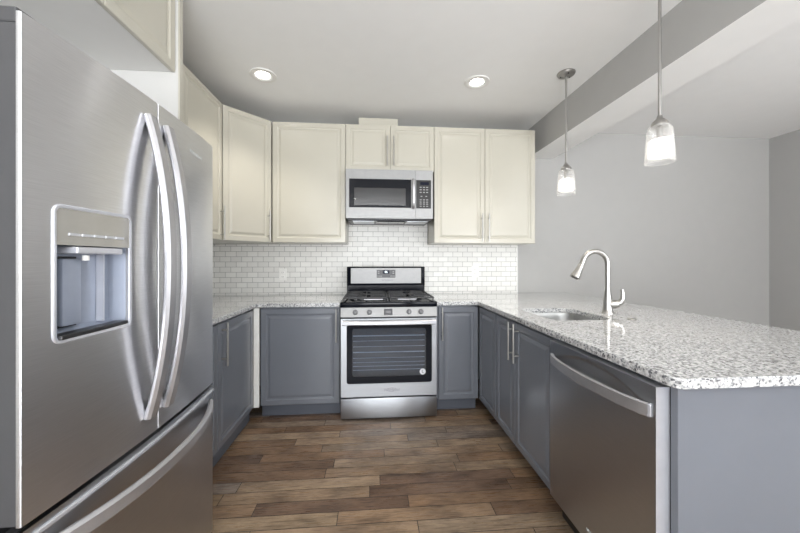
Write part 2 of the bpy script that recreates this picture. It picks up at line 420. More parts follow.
# diagonal corner wall cabinet
A = Vector((-1.2, 2.745)); C2 = Vector((-.907, 3.053)); dl = (C2-A).length; ang = math.atan2(C2.y-A.y, C2.x-A.x)
t = thing('corner_wall_cabinet', 'diagonal cream corner wall cabinet beyond the refrigerator', 'cabinet', (A.x, A.y, 0), ang, UP)
inv = Matrix.Rotation(-ang, 4, 'Z') @ Matrix.Translation((-A.x, -A.y, 0))
bm = prism(bmesh.new(), [(A.x+.002, A.y+.0), (C2.x-.001, C2.y), (C2.x-.001, YB-.001), (XL+.001, YB-.001), (XL+.001, A.y)], UZ0+.002, UZ1-.002)
xf(bm, Matrix.Translation((0, .021, 0)) @ inv)
for v in bm.verts: v.co.y = v.co.y if v.co.y < .1 else v.co.y-.021
obj('cabinet_body', bm, M['cream'], t)
d = obj('door', panel_door(.003, dl-.003, UZ0+.001, UZ1-.001), M['cream'], t)
obj('handle', bar_handle(dl-.035, 1.435, 1.70), M['barhandle'], d, True)
# left wall upper
cabinet('tall cream wall cabinet on the left wall behind the refrigerator', 'wall', .565, UZ0, UZ1, .398, (-1.2, 2.177, 0), PI/2,
        [(0, .565, .53, 1.42, 1.69)], M['cream'], UP)
cabinet('narrow cream wall cabinet squeezed beside the white tall side panel', 'wall', .375, UZ0, UZ1, .398, (-1.2, 1.80, 0), PI/2, [(0, .375, None)], M['cream'], UP)
# over the refrigerator
cabinet('short cream cabinet mounted high above the refrigerator', 'wall', .92, 2.212, 2.635, .598, (-1.0, .845, 0), PI/2,
        [(0, .475, .445, 2.262, 2.53), (.475, .92, .505, 2.262, 2.53)], M['cream'], UP, carcass=M['white'])
sp_ = obj('side_panel', B(XL+.001, -.990, 1.767, 1.797, .001, 2.645, .002), M['panelwhite'])
obj('edge_strip', B(-.9895, -.982, 1.767, 1.797, .001, 2.645, .001), M['cream'], sp_)
tag(sp_, 'tall white side panel standing between the refrigerator and the left cabinets', 'panel')
tag(obj('duct_cover_box', B(-.135, .235, 3.12, YB-.002, UZ1, 2.60, .003), M['cream']), 'small cream box on top of the cabinet above the microwave', 'box')

# base run
BZ0, BZ1 = .10, .880
BY = 2.705
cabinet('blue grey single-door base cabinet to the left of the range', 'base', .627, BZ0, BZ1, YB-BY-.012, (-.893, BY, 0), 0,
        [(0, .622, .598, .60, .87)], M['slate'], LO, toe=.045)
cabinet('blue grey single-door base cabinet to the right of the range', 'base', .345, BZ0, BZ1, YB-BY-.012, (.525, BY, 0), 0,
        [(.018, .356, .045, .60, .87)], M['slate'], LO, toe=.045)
# left run
LX = -.935
cabinet('blue grey base cabinet with tall door on the left wall beyond the refrigerator', 'base', .60, BZ0, BZ1, .652, (LX, 2.075, 0), PI/2,
        [(0, .598, .06, .60, .87)], M['slate'], LO, toe=.03)
cabinet('narrow blue grey base cabinet next to the refrigerator on the left wall', 'base', .272, BZ0, BZ1, .652, (LX, 1.80, 0), PI/2, [(0, .272, None)], M['slate'], LO, toe=.03)
tag(obj('corner_filler_strip', B(LX+.001, -.8945, 2.6765, 2.692, BZ0, BZ1), M['plastic']), 'unpainted white vertical filler strip in the left base cabinet corner', 'filler')
# peninsula run
PX = .885
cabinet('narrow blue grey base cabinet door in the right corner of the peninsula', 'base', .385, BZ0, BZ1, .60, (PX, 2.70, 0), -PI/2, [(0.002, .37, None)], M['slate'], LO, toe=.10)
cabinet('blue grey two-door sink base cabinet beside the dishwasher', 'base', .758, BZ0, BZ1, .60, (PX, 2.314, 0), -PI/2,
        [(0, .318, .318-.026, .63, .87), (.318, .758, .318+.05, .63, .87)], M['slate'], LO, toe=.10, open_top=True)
tag(obj('end_panel', B(.908, 1.78, .915, .94, .001, .884, .002), M['slate']), 'blue grey panel closing the near end of the peninsula', 'panel')
tag(obj('back_panel', B(1.78, 1.80, .915, YB-.001, .001, .884, .002), M['slate']), 'blue grey panel along the room side of the peninsula', 'panel')

# ------------------------------------------------------------------ worktops
def rounded(poly, radii, seg=6):
    out = []; n = len(poly)
    for i, p in enumerate(poly):
        r = radii.get(i, 0); p = Vector(p)
        if not r: out.append((p.x, p.y)); continue
        a = (Vector(poly[i-1])-p).normalized(); b = (Vector(poly[(i+1) % n])-p).normalized()
        half = a.angle(b)/2; L = r/math.tan(half); c = p+(a+b).normalized()*(r/math.sin(half))
        s = p+a*L; e = p+b*L; a0 = math.atan2(s.y-c.y, s.x-c.x); a1 = math.atan2(e.y-c.y, e.x-c.x)
        dd = (a1-a0+PI) % (2*PI)-PI
        for k in range(seg+1): out.append((c.x+r*math.cos(a0+dd*k/seg), c.y+r*math.sin(a0+dd*k/seg)))
    return out
def slab(poly, z0, z1, hole=None, bev=.004):
    bm = bmesh.new()
    loops = [poly]+([hole] if hole else [])
    es = []
    for lp in loops:
        vs = [bm.verts.new((x, y, z1)) for x, y in lp]
        es += [bm.edges.new((vs[i], vs[(i+1) % len(vs)])) for i in range(len(vs))]
    bmesh.ops.triangle_fill(bm, use_beauty=True, use_dissolve=False, edges=es)
    top = list(bm.faces)
    r = bmesh.ops.extrude_face_region(bm, geom=top)
    for v in [g for g in r['geom'] if isinstance(g, bmesh.types.BMVert)]: v.co.z = z0
    bmesh.ops.recalc_face_normals(bm, faces=bm.faces)
    if bev:
        ed = [e for e in bm.edges if len(e.link_faces) == 2 and e.calc_face_angle() > 1.2 and abs(e.verts[0].co.z-e.verts[1].co.z) < 1e-4]
        bmesh.ops.bevel(bm, geom=ed, offset=bev, segments=2, affect='EDGES')
    return bm
CZ0, CZ1 = .885, .915
GYF, GXL, GXR = 2.688, -.918, .868
tag(obj('worktop', slab([(XL+.001, 1.80), (GXL, 1.80), (GXL, GYF), (-.266, GYF), (-.266, YB-.010), (XL+.001, YB-.010)], CZ0, CZ1), M['granite']),
    'speckled grey granite worktop in the corner left of the range', 'worktop', 'granite worktops')
# sink cut-out: rounded, corner cut on the room side by the faucet
hole = rounded([(1.03, 1.80), (1.40, 1.80), (1.40, 2.26), (1.03, 2.26)], {0: .07, 1: .09, 2: .09, 3: .07}, 7)
poly = rounded([(GXR, .878), (2.07, .878), (2.07, YB-.001), (1.544, YB-.001), (1.544, YB-.015), (.521, YB-.015), (.521, GYF), (GXR, GYF)], {0: .035, 1: .05, 7: .02}, 6)
tag(obj('worktop', slab(poly, CZ0, CZ1, hole), M['granite']), 'long speckled grey granite peninsula worktop holding the sink and faucet', 'worktop', 'granite worktops')
# sink
t = thing('kitchen_sink', 'undermount stainless steel sink set into the peninsula worktop', 'sink', (1.215, 2.03, .90))
bm = bmesh.new()
def rr(d, z, r): return [bm.verts.new((x-1.215, y-2.03, z-.90)) for x, y in rounded([(1.03-d, 1.80-d), (1.40+d, 1.80-d), (1.40+d, 2.26+d), (1.03-d, 2.26+d)], {0: r, 1: r+.02, 2: r+.02, 3: r}, 7)]
rings = [rr(.02, .884, .09), rr(-.001, .884, .07), rr(-.006, .86, .07), rr(-.012, .74, .065), rr(-.03, .715, .05), rr(-.09, .71, .04)]
for a, b in zip(rings, rings[1:]):
    for j in range(len(a)): bm.faces.new((a[j], a[(j+1) % len(a)], b[(j+1) % len(b)], b[j]))
bm.faces.new(rings[-1])
obj('bowl', bm, M['sinksteel'], t, True)
obj('drain', lathe(bmesh.new(), [(.0, -.186), (.03, -.186), (.04, -.182), (.048, -.184), (.048, -.19)], 0, 0, 28), M['nickel'], t, True)
# faucet: body, gooseneck, pull-down head, lever
fx, fy = 1.522, 2.03
t = thing('kitchen_faucet', 'brushed nickel pull-down gooseneck faucet behind the sink', 'faucet', (fx, fy, CZ1))
bm = lathe(bmesh.new(), [(0, .0005), (.036, .0005), (.036, .006), (.031, .012), (.029, .03), (.027, .075), (.0225, .11), (.0195, .135), (.0195, .145), (0, .145)], 0, 0, 28)
obj('body', bm, M['nickel'], t, True)
R_ = .083; dirv = Vector((-1, .05, 0)).normalized()
pts = [Vector((0, 0, .13)), Vector((0, 0, .20)), Vector((0, 0, .27))]; zt = .318
pts.append(Vector((0, 0, zt)))
for k in range(1, 15):
    a = PI*k/14*.93
    pts.append(dirv*(R_-R_*math.cos(a))+Vector((0, 0, zt+R_*math.sin(a))))
tv = (pts[-1]-pts[-2]).normalized(); 
for k in range(1, 3): pts.append(pts[-1]+tv*.012)
obj('gooseneck', tube(bmesh.new(), pts, .0165, 16), M['nickel'], t, True)
e = pts[-1]; tilt = (tv+dirv*.22).normalized()
hp = [e+tilt*s for s in (0, .004, .02, .05, .08, .092, .096)]
hd = obj('spray_head', tube(bmesh.new(), hp, [.0165, .0195, .020, .0225, .029, .0305, .028], 20), M['nickel'], t, True)
obj('spray_face', tube(bmesh.new(), [hp[-1]-tilt*.001, hp[-1]+tilt*.002], .021, 20), M['black'], hd, True)
side = Vector((.75, -.55, 0)).normalized()
lv = obj('lever_hub', tube(bmesh.new(), [side*.012+Vector((0, 0, .06)), side*.035+Vector((0, 0, .06)), side*.06+Vector((0, 0, .064)), side*.066+Vector((0, 0, .066))], [.026, .027, .023, .015], 20), M['nickel'], t, True)
obj('lever', tube(bmesh.new(), [side*.05+Vector((0, 0, .064)), side*.072+Vector((0, 0, .075)), side*.082+Vector((0, 0, .10)), side*.082+Vector((0, 0, .13)), side*.078+Vector((0, 0, .157))], [.02, .018, .0145, .0125, .0115], 16), M['nickel'], t, True)
bm = lathe(bmesh.new(), [(0, .0005), (.022, .0005), (.024, .003), (.021, .0065), (0, .0075)], 0, 0, 26)
o = obj('sink_hole_cover', bm, M['nickel'], None, True); o.location = (1.50, 1.80, CZ1)
tag(o, 'small round metal hole cover on the worktop beside the faucet', 'cover')

# ------------------------------------------------------------------ dishwasher
DX, DY0, DY1 = .865, .945, 1.552
t = thing('dishwasher', 'stainless steel dishwasher at the near end of the peninsula', 'dishwasher', (DX, DY1, 0), -PI/2)
W = DY1-DY0     # local x 0..W (from far to near), front y=0
obj('tub_body', B(.004, W-.004, .048, .58, .10, .868), M['black'], t)
# door skin with a lens-shaped pocket above the handle
bm = bmesh.new(); zt_, zb_ = .868, .115
nx = 40; xs = [W*i/nx for i in range(nx+1)]
def lens(x):
    q = (x/W-.5)/.46
    return max(0, 1-q*q)
zs = [zb_, .30, .5, .70, .755]+[.755+.105*k/20 for k in range(1, 21)]+[zt_]
grid = []
for z in zs:
    row = []
    for x in xs:
        y = 0
        hgt = .07*lens(x)
        if hgt > .004:
            q = (z-.785)/hgt
            if -.2 < q < 1: y = .011*min(1, (1-q)*5)*min(1, (q+.2)*4)*min(1, lens(x)*1.5)
        row.append(bm.verts.new((x, y, z)))
    grid.append(row)
for a, b in zip(grid, grid[1:]):
    for j in range(nx): bm.faces.new((a[j], a[j+1], b[j+1], b[j]))
skin = obj('door_skin', bm, M['dwsteel'], t, True)
bm = bmesh.new()
box(bm, 0, W, .0175, .046, zb_, zt_-.0005)
box(bm, 0, .003, .0003, .0175, zb_, zt_-.0005); box(bm, W-.004, W, .0003, .0175, zb_, zt_-.0005)
box(bm, 0.003, W-.004, .0003, .0175, zt_-.004, zt_-.0005)
obj('door_edge', bm, M['silver'], t)
pts = []
for k in range(25):
    q = k/24*2-1
    pts.append((W/2+q*(W/2-.022), -.004-.042*(1-q*q)**.8, .788))
h = obj('handle', strip(bmesh.new(), pts, .0225, (0, 0, 1), .012), M['bright'], t, True)
obj('handle_mount', B(.016, .036, -.006, .012, .768, .808, .003), M['bright'], t)
obj('handle_mount', B(W-.036, W-.016, -.006, .012, .768, .808, .003), M['bright'], t)
obj('toe_plate', B(.006, W-.006, .06, .07, .004, .098), M['black'], t)
text('lettering', 'Whirlpool', .022, M['lighttext'], t, (W/2+.02, -.0006, .165), (PI/2, 0, 0))

# ------------------------------------------------------------------ refrigerator (local x = along the wall, -y = into the room)
FW = .452; FS = .91; FO = 1.257*(1-FS)      # drawn 3 ft wide, then brought to the real 33 inch width
t = thing('refrigerator', 'large stainless steel french door refrigerator with ice dispenser', 'refrigerator', (-.80*FS, 1.2715*FS, 0), PI/2)
obj('case', B(-FW+.004, FW-.004, .062, .90, -.115, 1.80, .004), M['casegrey'], t)
def fy_(x): return -.022*(1-(x/FW)**2)
def curved_door(x0, x1, z0, z1, cut=None, th=.010):
    """door with convex front; optional rectangular cut (x0,x1,z0,z1)"""
    bm = bmesh.new(); xs = [x0+(x1-x0)*i/14 for i in range(15)]; zs = [z0, z1]
    if cut: xs = sorted(set(xs+[cut[0], cut[1]])); zs = [z0, cut[2], cut[3], z1]
    e = .005
    xs = [x0, x0+e*.3]+[x for x in xs if x0+e < x < x1-e]+[x1-e*.3, x1]; nX = len(xs)
    F = [[bm.verts.new((x, fy_(x)+(e if i in (0, nX-1) else 0)*.8, z)) for i, x in enumerate(xs)] for z in zs]
    Bk = [[bm.verts.new((x, th, z)) for x in xs] for z in zs]
    nZ = len(zs)
    for k in range(nZ-1):
        for i in range(nX-1):
            if cut and k == 1 and cut[0]-1e-6 <= xs[i] and xs[i+1] <= cut[1]+1e-6: continue
            bm.faces.new((F[k][i], F[k][i+1], F[k+1][i+1], F[k+1][i]))
            bm.faces.new((Bk[k][i+1], Bk[k][i], Bk[k+1][i], Bk[k+1][i+1]))
        bm.faces.new((Bk[k][0], F[k][0], F[k+1][0], Bk[k+1][0])); bm.faces.new((F[k][-1], Bk[k][-1], Bk[k+1][-1], F[k+1][-1]))
    for i in range(nX-1):
        bm.faces.new((F[0][i+1], F[0][i], Bk[0][i], Bk[0][i+1])); bm.faces.new((F[-1][i], F[-1][i+1], Bk[-1][i+1], Bk[-1][i]))
    return bm
# dispenser outline in local x: world Y .884..1.137 -> x -.3875..-.1345 ; z 1.042..1.402
dx0, dx1, dz0, dz1 = -.386, -.136, 1.045, 1.401
ld = obj('door', curved_door(-FW, -.010, .647, 1.826, (dx0+.012, dx1-.012, dz0+.012, dz1-.012)), M['steel'], t, True)
rd = obj('door', curved_door(-.004, FW, .647, 1.826), M['steel'], t, True)
bm = bmesh.new(); a0, a1, c0_, c1_ = dx0+.010, dx1-.010, dz0+.010, dz1-.010
box(bm, -FW+.001, a0, .0105, .056, .65, 1.800); box(bm, a1, -.012, .0105, .056, .65, 1.800)
box(bm, a0, a1, .0105, .056, .65, c0_); box(bm, a0, a1, .0105, .056, c1_, 1.800)
obj('door_liner', bm, M['casegrey'], ld)
obj('door_liner', B(-.003, FW-.001, .0105, .056, .65, 1.800), M['casegrey'], rd)
bm = bmesh.new()
# bright rounded surround
outer = rounded([(dx0, dz0), (dx1, dz0), (dx1, dz1), (dx0, dz1)], {0: .022, 1: .022, 2: .022, 3: .022}, 6)
inner = rounded([(dx0+.009, dz0+.009), (dx1-.009, dz0+.009), (dx1-.009, dz1-.009), (dx0+.009, dz1-.009)], {0: .014, 1: .014, 2: .014, 3: .014}, 6)
def loop(lp, dy): return [bm.verts.new((x, fy_(x)+dy, z)) for x, z in lp]
lps = [loop(outer, .002), loop(outer, -.002), loop([((a[0]*.7+b[0]*.3), (a[1]*.7+b[1]*.3)) for a, b in zip(outer, inner)], -.004), loop(inner, -.003), loop(inner, .02)]
for a, b in zip(lps, lps[1:]):
    for j in range(len(a)): bm.faces.new((a[j], a[(j+1) % len(a)], b[(j+1) % len(b)], b[j]))
dp = obj('dispenser_surround', bm, M['silver'], ld, True)
ix0, ix1, iz0, iz1 = dx0+.010, dx1-.010, dz0+.010, dz1-.010
ctl = 1.297
bm = bmesh.new()   # niche: back and sides
dep = .034
v = lambda x, y, z: bm.verts.new((x, y, z))
yf = -.010
a = [v(ix0, yf, iz0), v(ix1, yf, iz0), v(ix1, yf, ctl), v(ix0, yf, ctl)]
b = [v(ix0+.004, dep, iz0+.02), v(ix1-.012, dep, iz0+.02), v(ix1-.012, dep, ctl), v(ix0+.004, dep, ctl)]
for j in range(4): bm.faces.new((a[j], a[(j+1) % 4], b[(j+1) % 4], b[j]))
bm.faces.new(b)
obj('dispenser_niche', bm, M['dispgrey'], ld)
bm = bmesh.new()   # control panel follows the door curve
pxs = [ix0+(ix1-ix0)*k/6 for k in range(7)]
F = [[bm.verts.new((x, fy_(x)-.001, z)) for x in pxs] for z in (ctl, iz1)]
G = [[bm.verts.new((x, .03, z)) for x in pxs] for z in (ctl, iz1)]
for i in range(6):
    bm.faces.new((F[0][i], F[0][i+1], F[1][i+1], F[1][i])); bm.faces.new((G[0][i], G[0][i+1], F[0][i+1], F[0][i])); bm.faces.new((G[1][i], G[1][i+1], F[1][i+1], F[1][i]))
pn = obj('dispenser_controls', bm, M['disppanel'], ld)
for k in range(5):
    x0 = ix0+.03+k*.036
    obj('button', B(x0, x0+.033, fy_(x0)-.0045, fy_(x0)+.001, 1.322, 1.329, .0008), M['silver'], pn)
obj('ice_chute', B(ix0+.034, ix1-.040, -.030, .032, ctl-.022, ctl-.004, .003), M['silver'], ld)
cb = bmesh.new(); cyl(cb, (ix0+.095, .0, ctl-.040), .008, .014, 'Z', 16); obj('water_spout', cb, M['plastic'], ld, True)
pd = obj('paddle', B(ix0+.040, ix0+.098, .012, .030, 1.082, 1.262, .006), M['dispgrey'], ld, True)
obj('paddle_recess', B(ix0+.030, ix0+.102, .029, .0335, 1.076, 1.268, .002), M['black'], ld)
obj('niche_divider', B(ix1-.058, ix1-.054, .012, .033, iz0+.02, ctl-.01), M['silver'], ld)
obj('drip_tray', B(ix0+.002, ix1-.002, -.020, .033, iz0, iz0+.012, .003), M['darkmetal'], ld)
# curved handles of the two doors
def vhandle(x, par, sgn):
    bm = bmesh.new(); pts = []
    for k in range(29):
        q = k/28*2-1; pts.append((x+sgn*.0, fy_(x)-.006-.066*(1-abs(q)**2.2), 1.236+q*.522))
    strip(bm, pts, .025, (1, 0, 0), .024)
    h_ = obj('handle', bm, M['bright'], par, True)
    for q in (-1, 1):
        z = 1.236+q*.512
        obj('handle_foot', B(x-.017, x+.017, fy_(x)-.014, fy_(x)+.002, z-.012, z+.012, .003), M['bright'], h_)
vhandle(-.056, ld, 1); vhandle(.042, rd, 1)
text('lettering', 'Whirlpool', .026, M['lighttext'], rd, (.268, fy_(.268)-.0012, 1.727), (PI/2, 0, math.atan(.044*.268/FW**2)))
# freezer drawer with a bowed handle and scooped top lip
fd = obj('freezer_drawer', curved_door(-FW, FW, -.088, .634), M['dwsteel'], t, True)  # takes the darker steel, with dark reflections in its colour
obj('drawer_liner', B(-FW+.001, FW-.001, .0105, .056, -.085, .622), M['casegrey'], fd)
bm = bmesh.new(); pts = [(x, fy_(x)-.003, .612) for x in [-FW+.004+(2*FW-.008)*k/20 for k in range(21)]]
strip(bm, pts, .006, (0, 0, 1), .01); obj('drawer_lip', bm, M['silver'], fd, True)
pts = []
for k in range(33):
    q = k/32*2-1; x = q*.415
    pts.append((x, fy_(x)-.004-.07*(1-abs(q)**2.4), .555+.0*q))
obj('handle', strip(bmesh.new(), pts, .024, (0, 0, 1), .022), M['bright'], fd, True)
obj('hinge_cover', B(-FW+.001, -FW+.10, .0108, .30, 1.8015, 1.838, .004), M['casegrey'], t)
obj('hinge_cover', B(FW-.10, FW-.012, .0108, .30, 1.8015, 1.824, .004), M['casegrey'], t)
obj('door_gasket', B(-FW+.01, FW-.01, .0565, .0615, -.08, 1.795), M['black'], t)
obj('toe_grille', B(-FW+.01, FW-.01, .05, .0555, -.122, -.089), M['black'], t)
def all_children(o):
    for c in o.children:
        yield c; yield from all_children(c)
for c in list(all_children(t)):
    if c.location.length > 1e-6:
        c.data.transform(Matrix.Scale(FS, 4)); c.location = c.location*FS+Vector((0, 0, FO))
    else: c.data.transform(Matrix.Translation((0, 0, FO)) @ Matrix.Scale(FS, 4))
    c.data.update()

# ------------------------------------------------------------------ gas range
RX, RY = .128, 2.60
t = thing('gas_range', 'stainless steel gas range with black cooktop under the microwave', 'stove', (RX, RY, 0))
hw = .380
obj('range_body', B(-hw+.003, hw-.003, .036, .66, .02, .885), M['casegrey'], t)
# oven door: frame with window hole
bm = bmesh.new()
z0, z1 = .188, .800
wx0, wx1, wz0, wz1 = -.333, .340, .290, .752
ou = rounded([(-hw, z0), (hw, z0), (hw, z1), (-hw, z1)], {0: .004, 1: .004, 2: .004, 3: .004}, 5)
inn = rounded([(wx0, wz0), (wx1, wz0), (wx1, wz1), (wx0, wz1)], {0: .018, 1: .018, 2: .018, 3: .018}, 5)
L_ = [[bm.verts.new((x, y, z)) for x, z in lp] for lp, y in ((ou, .034), (ou, .003), ([(x*.993, z) for x, z in ou], 0), (inn, 0), (inn, .004))]
for a, b in zip(L_, L_[1:]):
    for j in range(len(a)): bm.faces.new((a[j], a[(j+1) % len(a)], b[(j+1) % len(b)], b[j]))
od = obj('oven_door', bm, M['steelv'], t, True)
# black glass border with clear centre
gx0, gx1, gz0, gz1 = -.290, .292, .345, .722
bm = bmesh.new()
i2 = rounded([(gx0, gz0), (gx1, gz0), (gx1, gz1), (gx0, gz1)], {0: .02, 1: .02, 2: .02, 3: .02}, 5)
a = [bm.verts.new((x, .0035, z)) for x, z in inn]; b = [bm.verts.new((x, .0035, z)) for x, z in i2]
for j in range(len(a)): bm.faces.new((a[j], a[(j+1) % len(a)], b[(j+1) % len(b)], b[j]))
obj('window_border', bm, M['gloss'], od)
bm = bmesh.new(); bm.faces.new([bm.verts.new((x, .0035, z)) for x, z in i2]); obj('window_glass', bm, M['ovenglass'], od)
# visible cavity in front part of the door/body
bm = bmesh.new()
box(bm, -.31, .31, .0362, .0368, .30, .76)
cav = obj('oven_liner', bm, M['cavity'], t)
bm = bmesh.new()
for z in (.39, .42, .45, .485, .53, .575, .62, .66): tube(bm, [(-.285, .026, z), (.285, .026, z)], .0022 if z not in (.53, .66) else .0042, 8)
obj('oven_rack', bm, M['rack'], t)
pts = [(x, -.045-.012*(1-(x/.36)**2), .776) for x in [-.362+.724*k/24 for k in range(25)]]
h = obj('oven_handle', strip(bmesh.new(), pts, .018, (0, 0, 1), .022), M['bright'], od, True)
for s in (-1, 1): obj('handle_foot', B(s*.352-.012, s*.352+.012, -.045, .001, .762, .790, .003), M['bright'], h)
# sticker
bm = bmesh.new(); cyl(bm, (.266, .0025, .374), .024, .0012, '-Y', 28); st = obj('window_sticker', bm, M['sticker'], od)
text('sticker_letter', 'L', .034, M['black'], st, (.266, .0008, .374), (PI/2, 0, 0))
text('lettering', 'Whirlpool', .030, M['text'], od, (.02, -.0006, .238), (PI/2, 0, 0))
# ring mark behind the lettering
bm = bmesh.new(); pts = [(.02+.038*math.cos(a), -.0006, .238+.015*math.sin(a)) for a in [PI*.1+PI*1.5*k/24 for k in range(25)]]
tube(bm, pts, .0013, 6); obj('swirl_mark', bm, M['text'], od)
# bottom drawer
obj('storage_drawer', B(-hw, hw, 0, .034, .018, .176, .004), M['steelv'], t, True)
obj('toe_base', B(-hw+.02, hw-.02, .05, .6, .0, .019), M['black'], t)
# control panel, slightly leaning back
bm = bmesh.new(); vs = [bm.verts.new(p) for x in (-hw, hw) for p in ((x, -.004, .815), (x, .016, .886), (x, .036, .886), (x, .036, .815))]
for f in ((0, 1, 2, 3), (7, 6, 5, 4), (0, 4, 5, 1), (1, 5, 6, 2), (2, 6, 7, 3), (3, 7, 4, 0)): bm.faces.new([vs[i] for i in f])
cp = obj('control_panel', bm, M['panelsteel'], t)
for kx in (-.266, -.157, .157, .252):
    bm = bmesh.new(); cyl(bm, (0, 0, 0), .0205, .006, '-Y', 28, .001); cyl(bm, (0, -.006, 0), .0165, .018, '-Y', 28, .003)
    box(bm, -.004, .004, -.030, -.022, -.0165, .0165, .0015)
    xf(bm, Matrix.Translation((kx, .006, .850)) @ Matrix.Rotation(-.27, 4, 'X'))
    kb = obj('knob', bm, M['knob'], cp, True)
bm = bmesh.new(); box(bm, -.036, .032, -.002, .004, -.026, .026, .002)
xf(bm, Matrix.Translation((-.006, .006, .850)) @ Matrix.Rotation(-.27, 4, 'X')); ckp = obj('centre_plate', bm, M['panelkey'], cp)
bm = bmesh.new(); box(bm, -.024, .020, -.005, -.001, -.012, .010, .003)
xf(bm, Matrix.Translation((-.006, .006, .850)) @ Matrix.Rotation(-.27, 4, 'X')); obj('centre_key', bm, M['knob'], ckp)
# cooktop
obj('cooktop', B(-hw-.004, hw+.004, .005, .648, .888, .930, .006), M['gloss'], t, True)
for bx, by, br in ((-.22, .19, .048), (-.22, .47, .036), (.22, .19, .045), (.22, .47, .042), (0, .33, .05)):
    bu = obj('burner', lathe(bmesh.new(), [(0, .931), (br, .931), (br, .939), (br*.8, .943), (0, .943)], bx, by, 24), M['darkmetal'], t, True)
    obj('burner_cap', lathe(bmesh.new(), [(0, .9432), (br*.72, .9432), (br*.72, .950), (br*.6, .953), (0, .953)], bx, by, 24), M['black'], bu, True)
def grate(x0, x1):
    bm = bmesh.new(); y0, y1 = .045, .60; zz0, zz1 = .952, .964; b_ = .006
    for x in (x0, x1-.012): box(bm, x, x+.012, y0, y1, zz0, zz1, .002)
    for y in (y0, y1-.012, (y0+y1)/2-.006): box(bm, x0, x1, y, y+.012, zz0, zz1, .002)
    xm = (x0+x1)/2
    for yc in (.19, .47):
        box(bm, xm-.005, xm+.005, yc-.14+.005, yc-.035, zz0, zz1, .002); box(bm, xm-.005, xm+.005, yc+.035, yc+.135, zz0, zz1, .002)
        box(bm, x0+.01, xm-.035, yc-.005, yc+.005, zz0, zz1, .002); box(bm, xm+.035, x1-.01, yc-.005, yc+.005, zz0, zz1, .002)
    for x in (x0+.002, x1-.012):
        for y in (y0+.002, y1-.012): box(bm, x, x+.01, y, y+.01, .9302, zz0)
    return bm
obj('grate', grate(-.365, -.004), M['iron'], t); obj('grate', grate(.004, .365), M['iron'], t)
obj('grate_bridge', B(-.20, -.05, .028, .040, .944, .951, .002), M['bright'], t); obj('grate_bridge', B(.07, .22, .028, .040, .944, .951, .002), M['bright'], t)
# backguard
BG = .615
obj('backguard_base', B(-hw, hw, BG+.012, .68, .925, 1.02, .004), M['gloss'], t)
bg = obj('backguard', B(-hw, hw, BG, .685, 1.015, 1.198, .006), M['gloss'], t, True)
obj('backguard_face', B(-hw+.038, hw-.038, BG-.003, BG+.002, 1.034, 1.184, .0015), M['panelsteel'], bg)
dpn = obj('control_display', B(-.092, .090, BG-.0045, BG-.0025, 1.090, 1.166, .001), M['panelkey'], bg)
obj('clock_window', B(-.034, .032, BG-.0062, BG-.004, 1.128, 1.162, .0008), M['display'], dpn)
text('clock_digits', '46', .032, M['digit'], dpn, (-.002, BG-.0066, 1.145), (PI/2, 0, 0))
for k in range(4): obj('button', B(-.084+.012*k, -.076+.012*k, BG-.0058, BG-.004, 1.100, 1.110), M['keys'], dpn)
for k in range(4): obj('button', B(.040+.012*k, .048+.012*k, BG-.0058, BG-.004, 1.100, 1.110), M['keys'], dpn)
for k in range(2): obj('button', B(-.082, -.066, BG-.0058, BG-.004, 1.128+.016*k, 1.136+.016*k), M['keys'], dpn)
for k in range(2): obj('button', B(.062, .078, BG-.0058, BG-.004, 1.128+.016*k, 1.136+.016*k), M['keys'], dpn)
text('lettering', 'Whirlpool', .026, M['text'], bg, (.01, BG-.0034, 1.066), (PI/2, 0, 0))

# ------------------------------------------------------------------ over-range microwave
MX0, MX1, MY, MZ0, MZ1 = -.243, .546, 2.98, 1.637, 2.078
t = thing('microwave_oven', 'stainless steel over-the-range microwave under the short cream cabinet', 'microwave', ((MX0+MX1)/2, MY, MZ0))
mw = (MX1-MX0)/2; mh = MZ1-MZ0
obj('case', B(-mw+.002, mw-.002, .032, YB-MY-.012, .004, mh, .002), M['black'], t)
xs_ = mw-.160       # split between door and control section
# door frame with window hole
bm = bmesh.new()
wx0, wx1, wz0, wz1 = -mw+.030, xs_-.040, .097, .355
ou = rounded([(-mw, .0), (xs_, 0), (xs_, mh), (-mw, mh)], {0: .004, 3: .004}, 3); 
ou = [(-mw, 0), (xs_, 0), (xs_, mh), (-mw, mh)]; inn = [(wx0, wz0), (wx1, wz0), (wx1, wz1), (wx0, wz1)]
L_ = [[bm.verts.new((x, y, z)) for x, z in lp] for lp, y in ((ou, .03), (ou, .002), ([(x, z) for x, z in ou], 0), (inn, 0), (inn, .004))]
L_ = [L_[0], L_[1], L_[3], L_[4]]
for a, b in zip(L_, L_[1:]):
    for j in range(4): bm.faces.new((a[j], a[(j+1) % 4], b[(j+1) % 4], b[j]))
md = obj('door', bm, M['panelsteel'], t)
gx0, gx1, gz0, gz1 = wx0+.045, wx1-.05, wz0+.022, wz1-.08
bm = bmesh.new()
a = [bm.verts.new((x, .0038, z)) for x, z in inn]; i2 = [(gx0, gz0), (gx1, gz0), (gx1, gz1), (gx0, gz1)]; b = [bm.verts.new((x, .0038, z)) for x, z in i2]
for j in range(4): bm.faces.new((a[j], a[(j+1) % 4], b[(j+1) % 4], b[j]))
obj('window_border', bm, M['gloss'], md)
bm = bmesh.new(); bm.faces.new([bm.verts.new((x, .0038, z)) for x, z in i2]); obj('window_glass', bm, M['mwglass'], md)
obj('window_mesh', B(gx0-.01, gx1+.01, .020, .024, gz0-.01, gz1+.01), M['panelkey'], md)
hx = wx1+.020
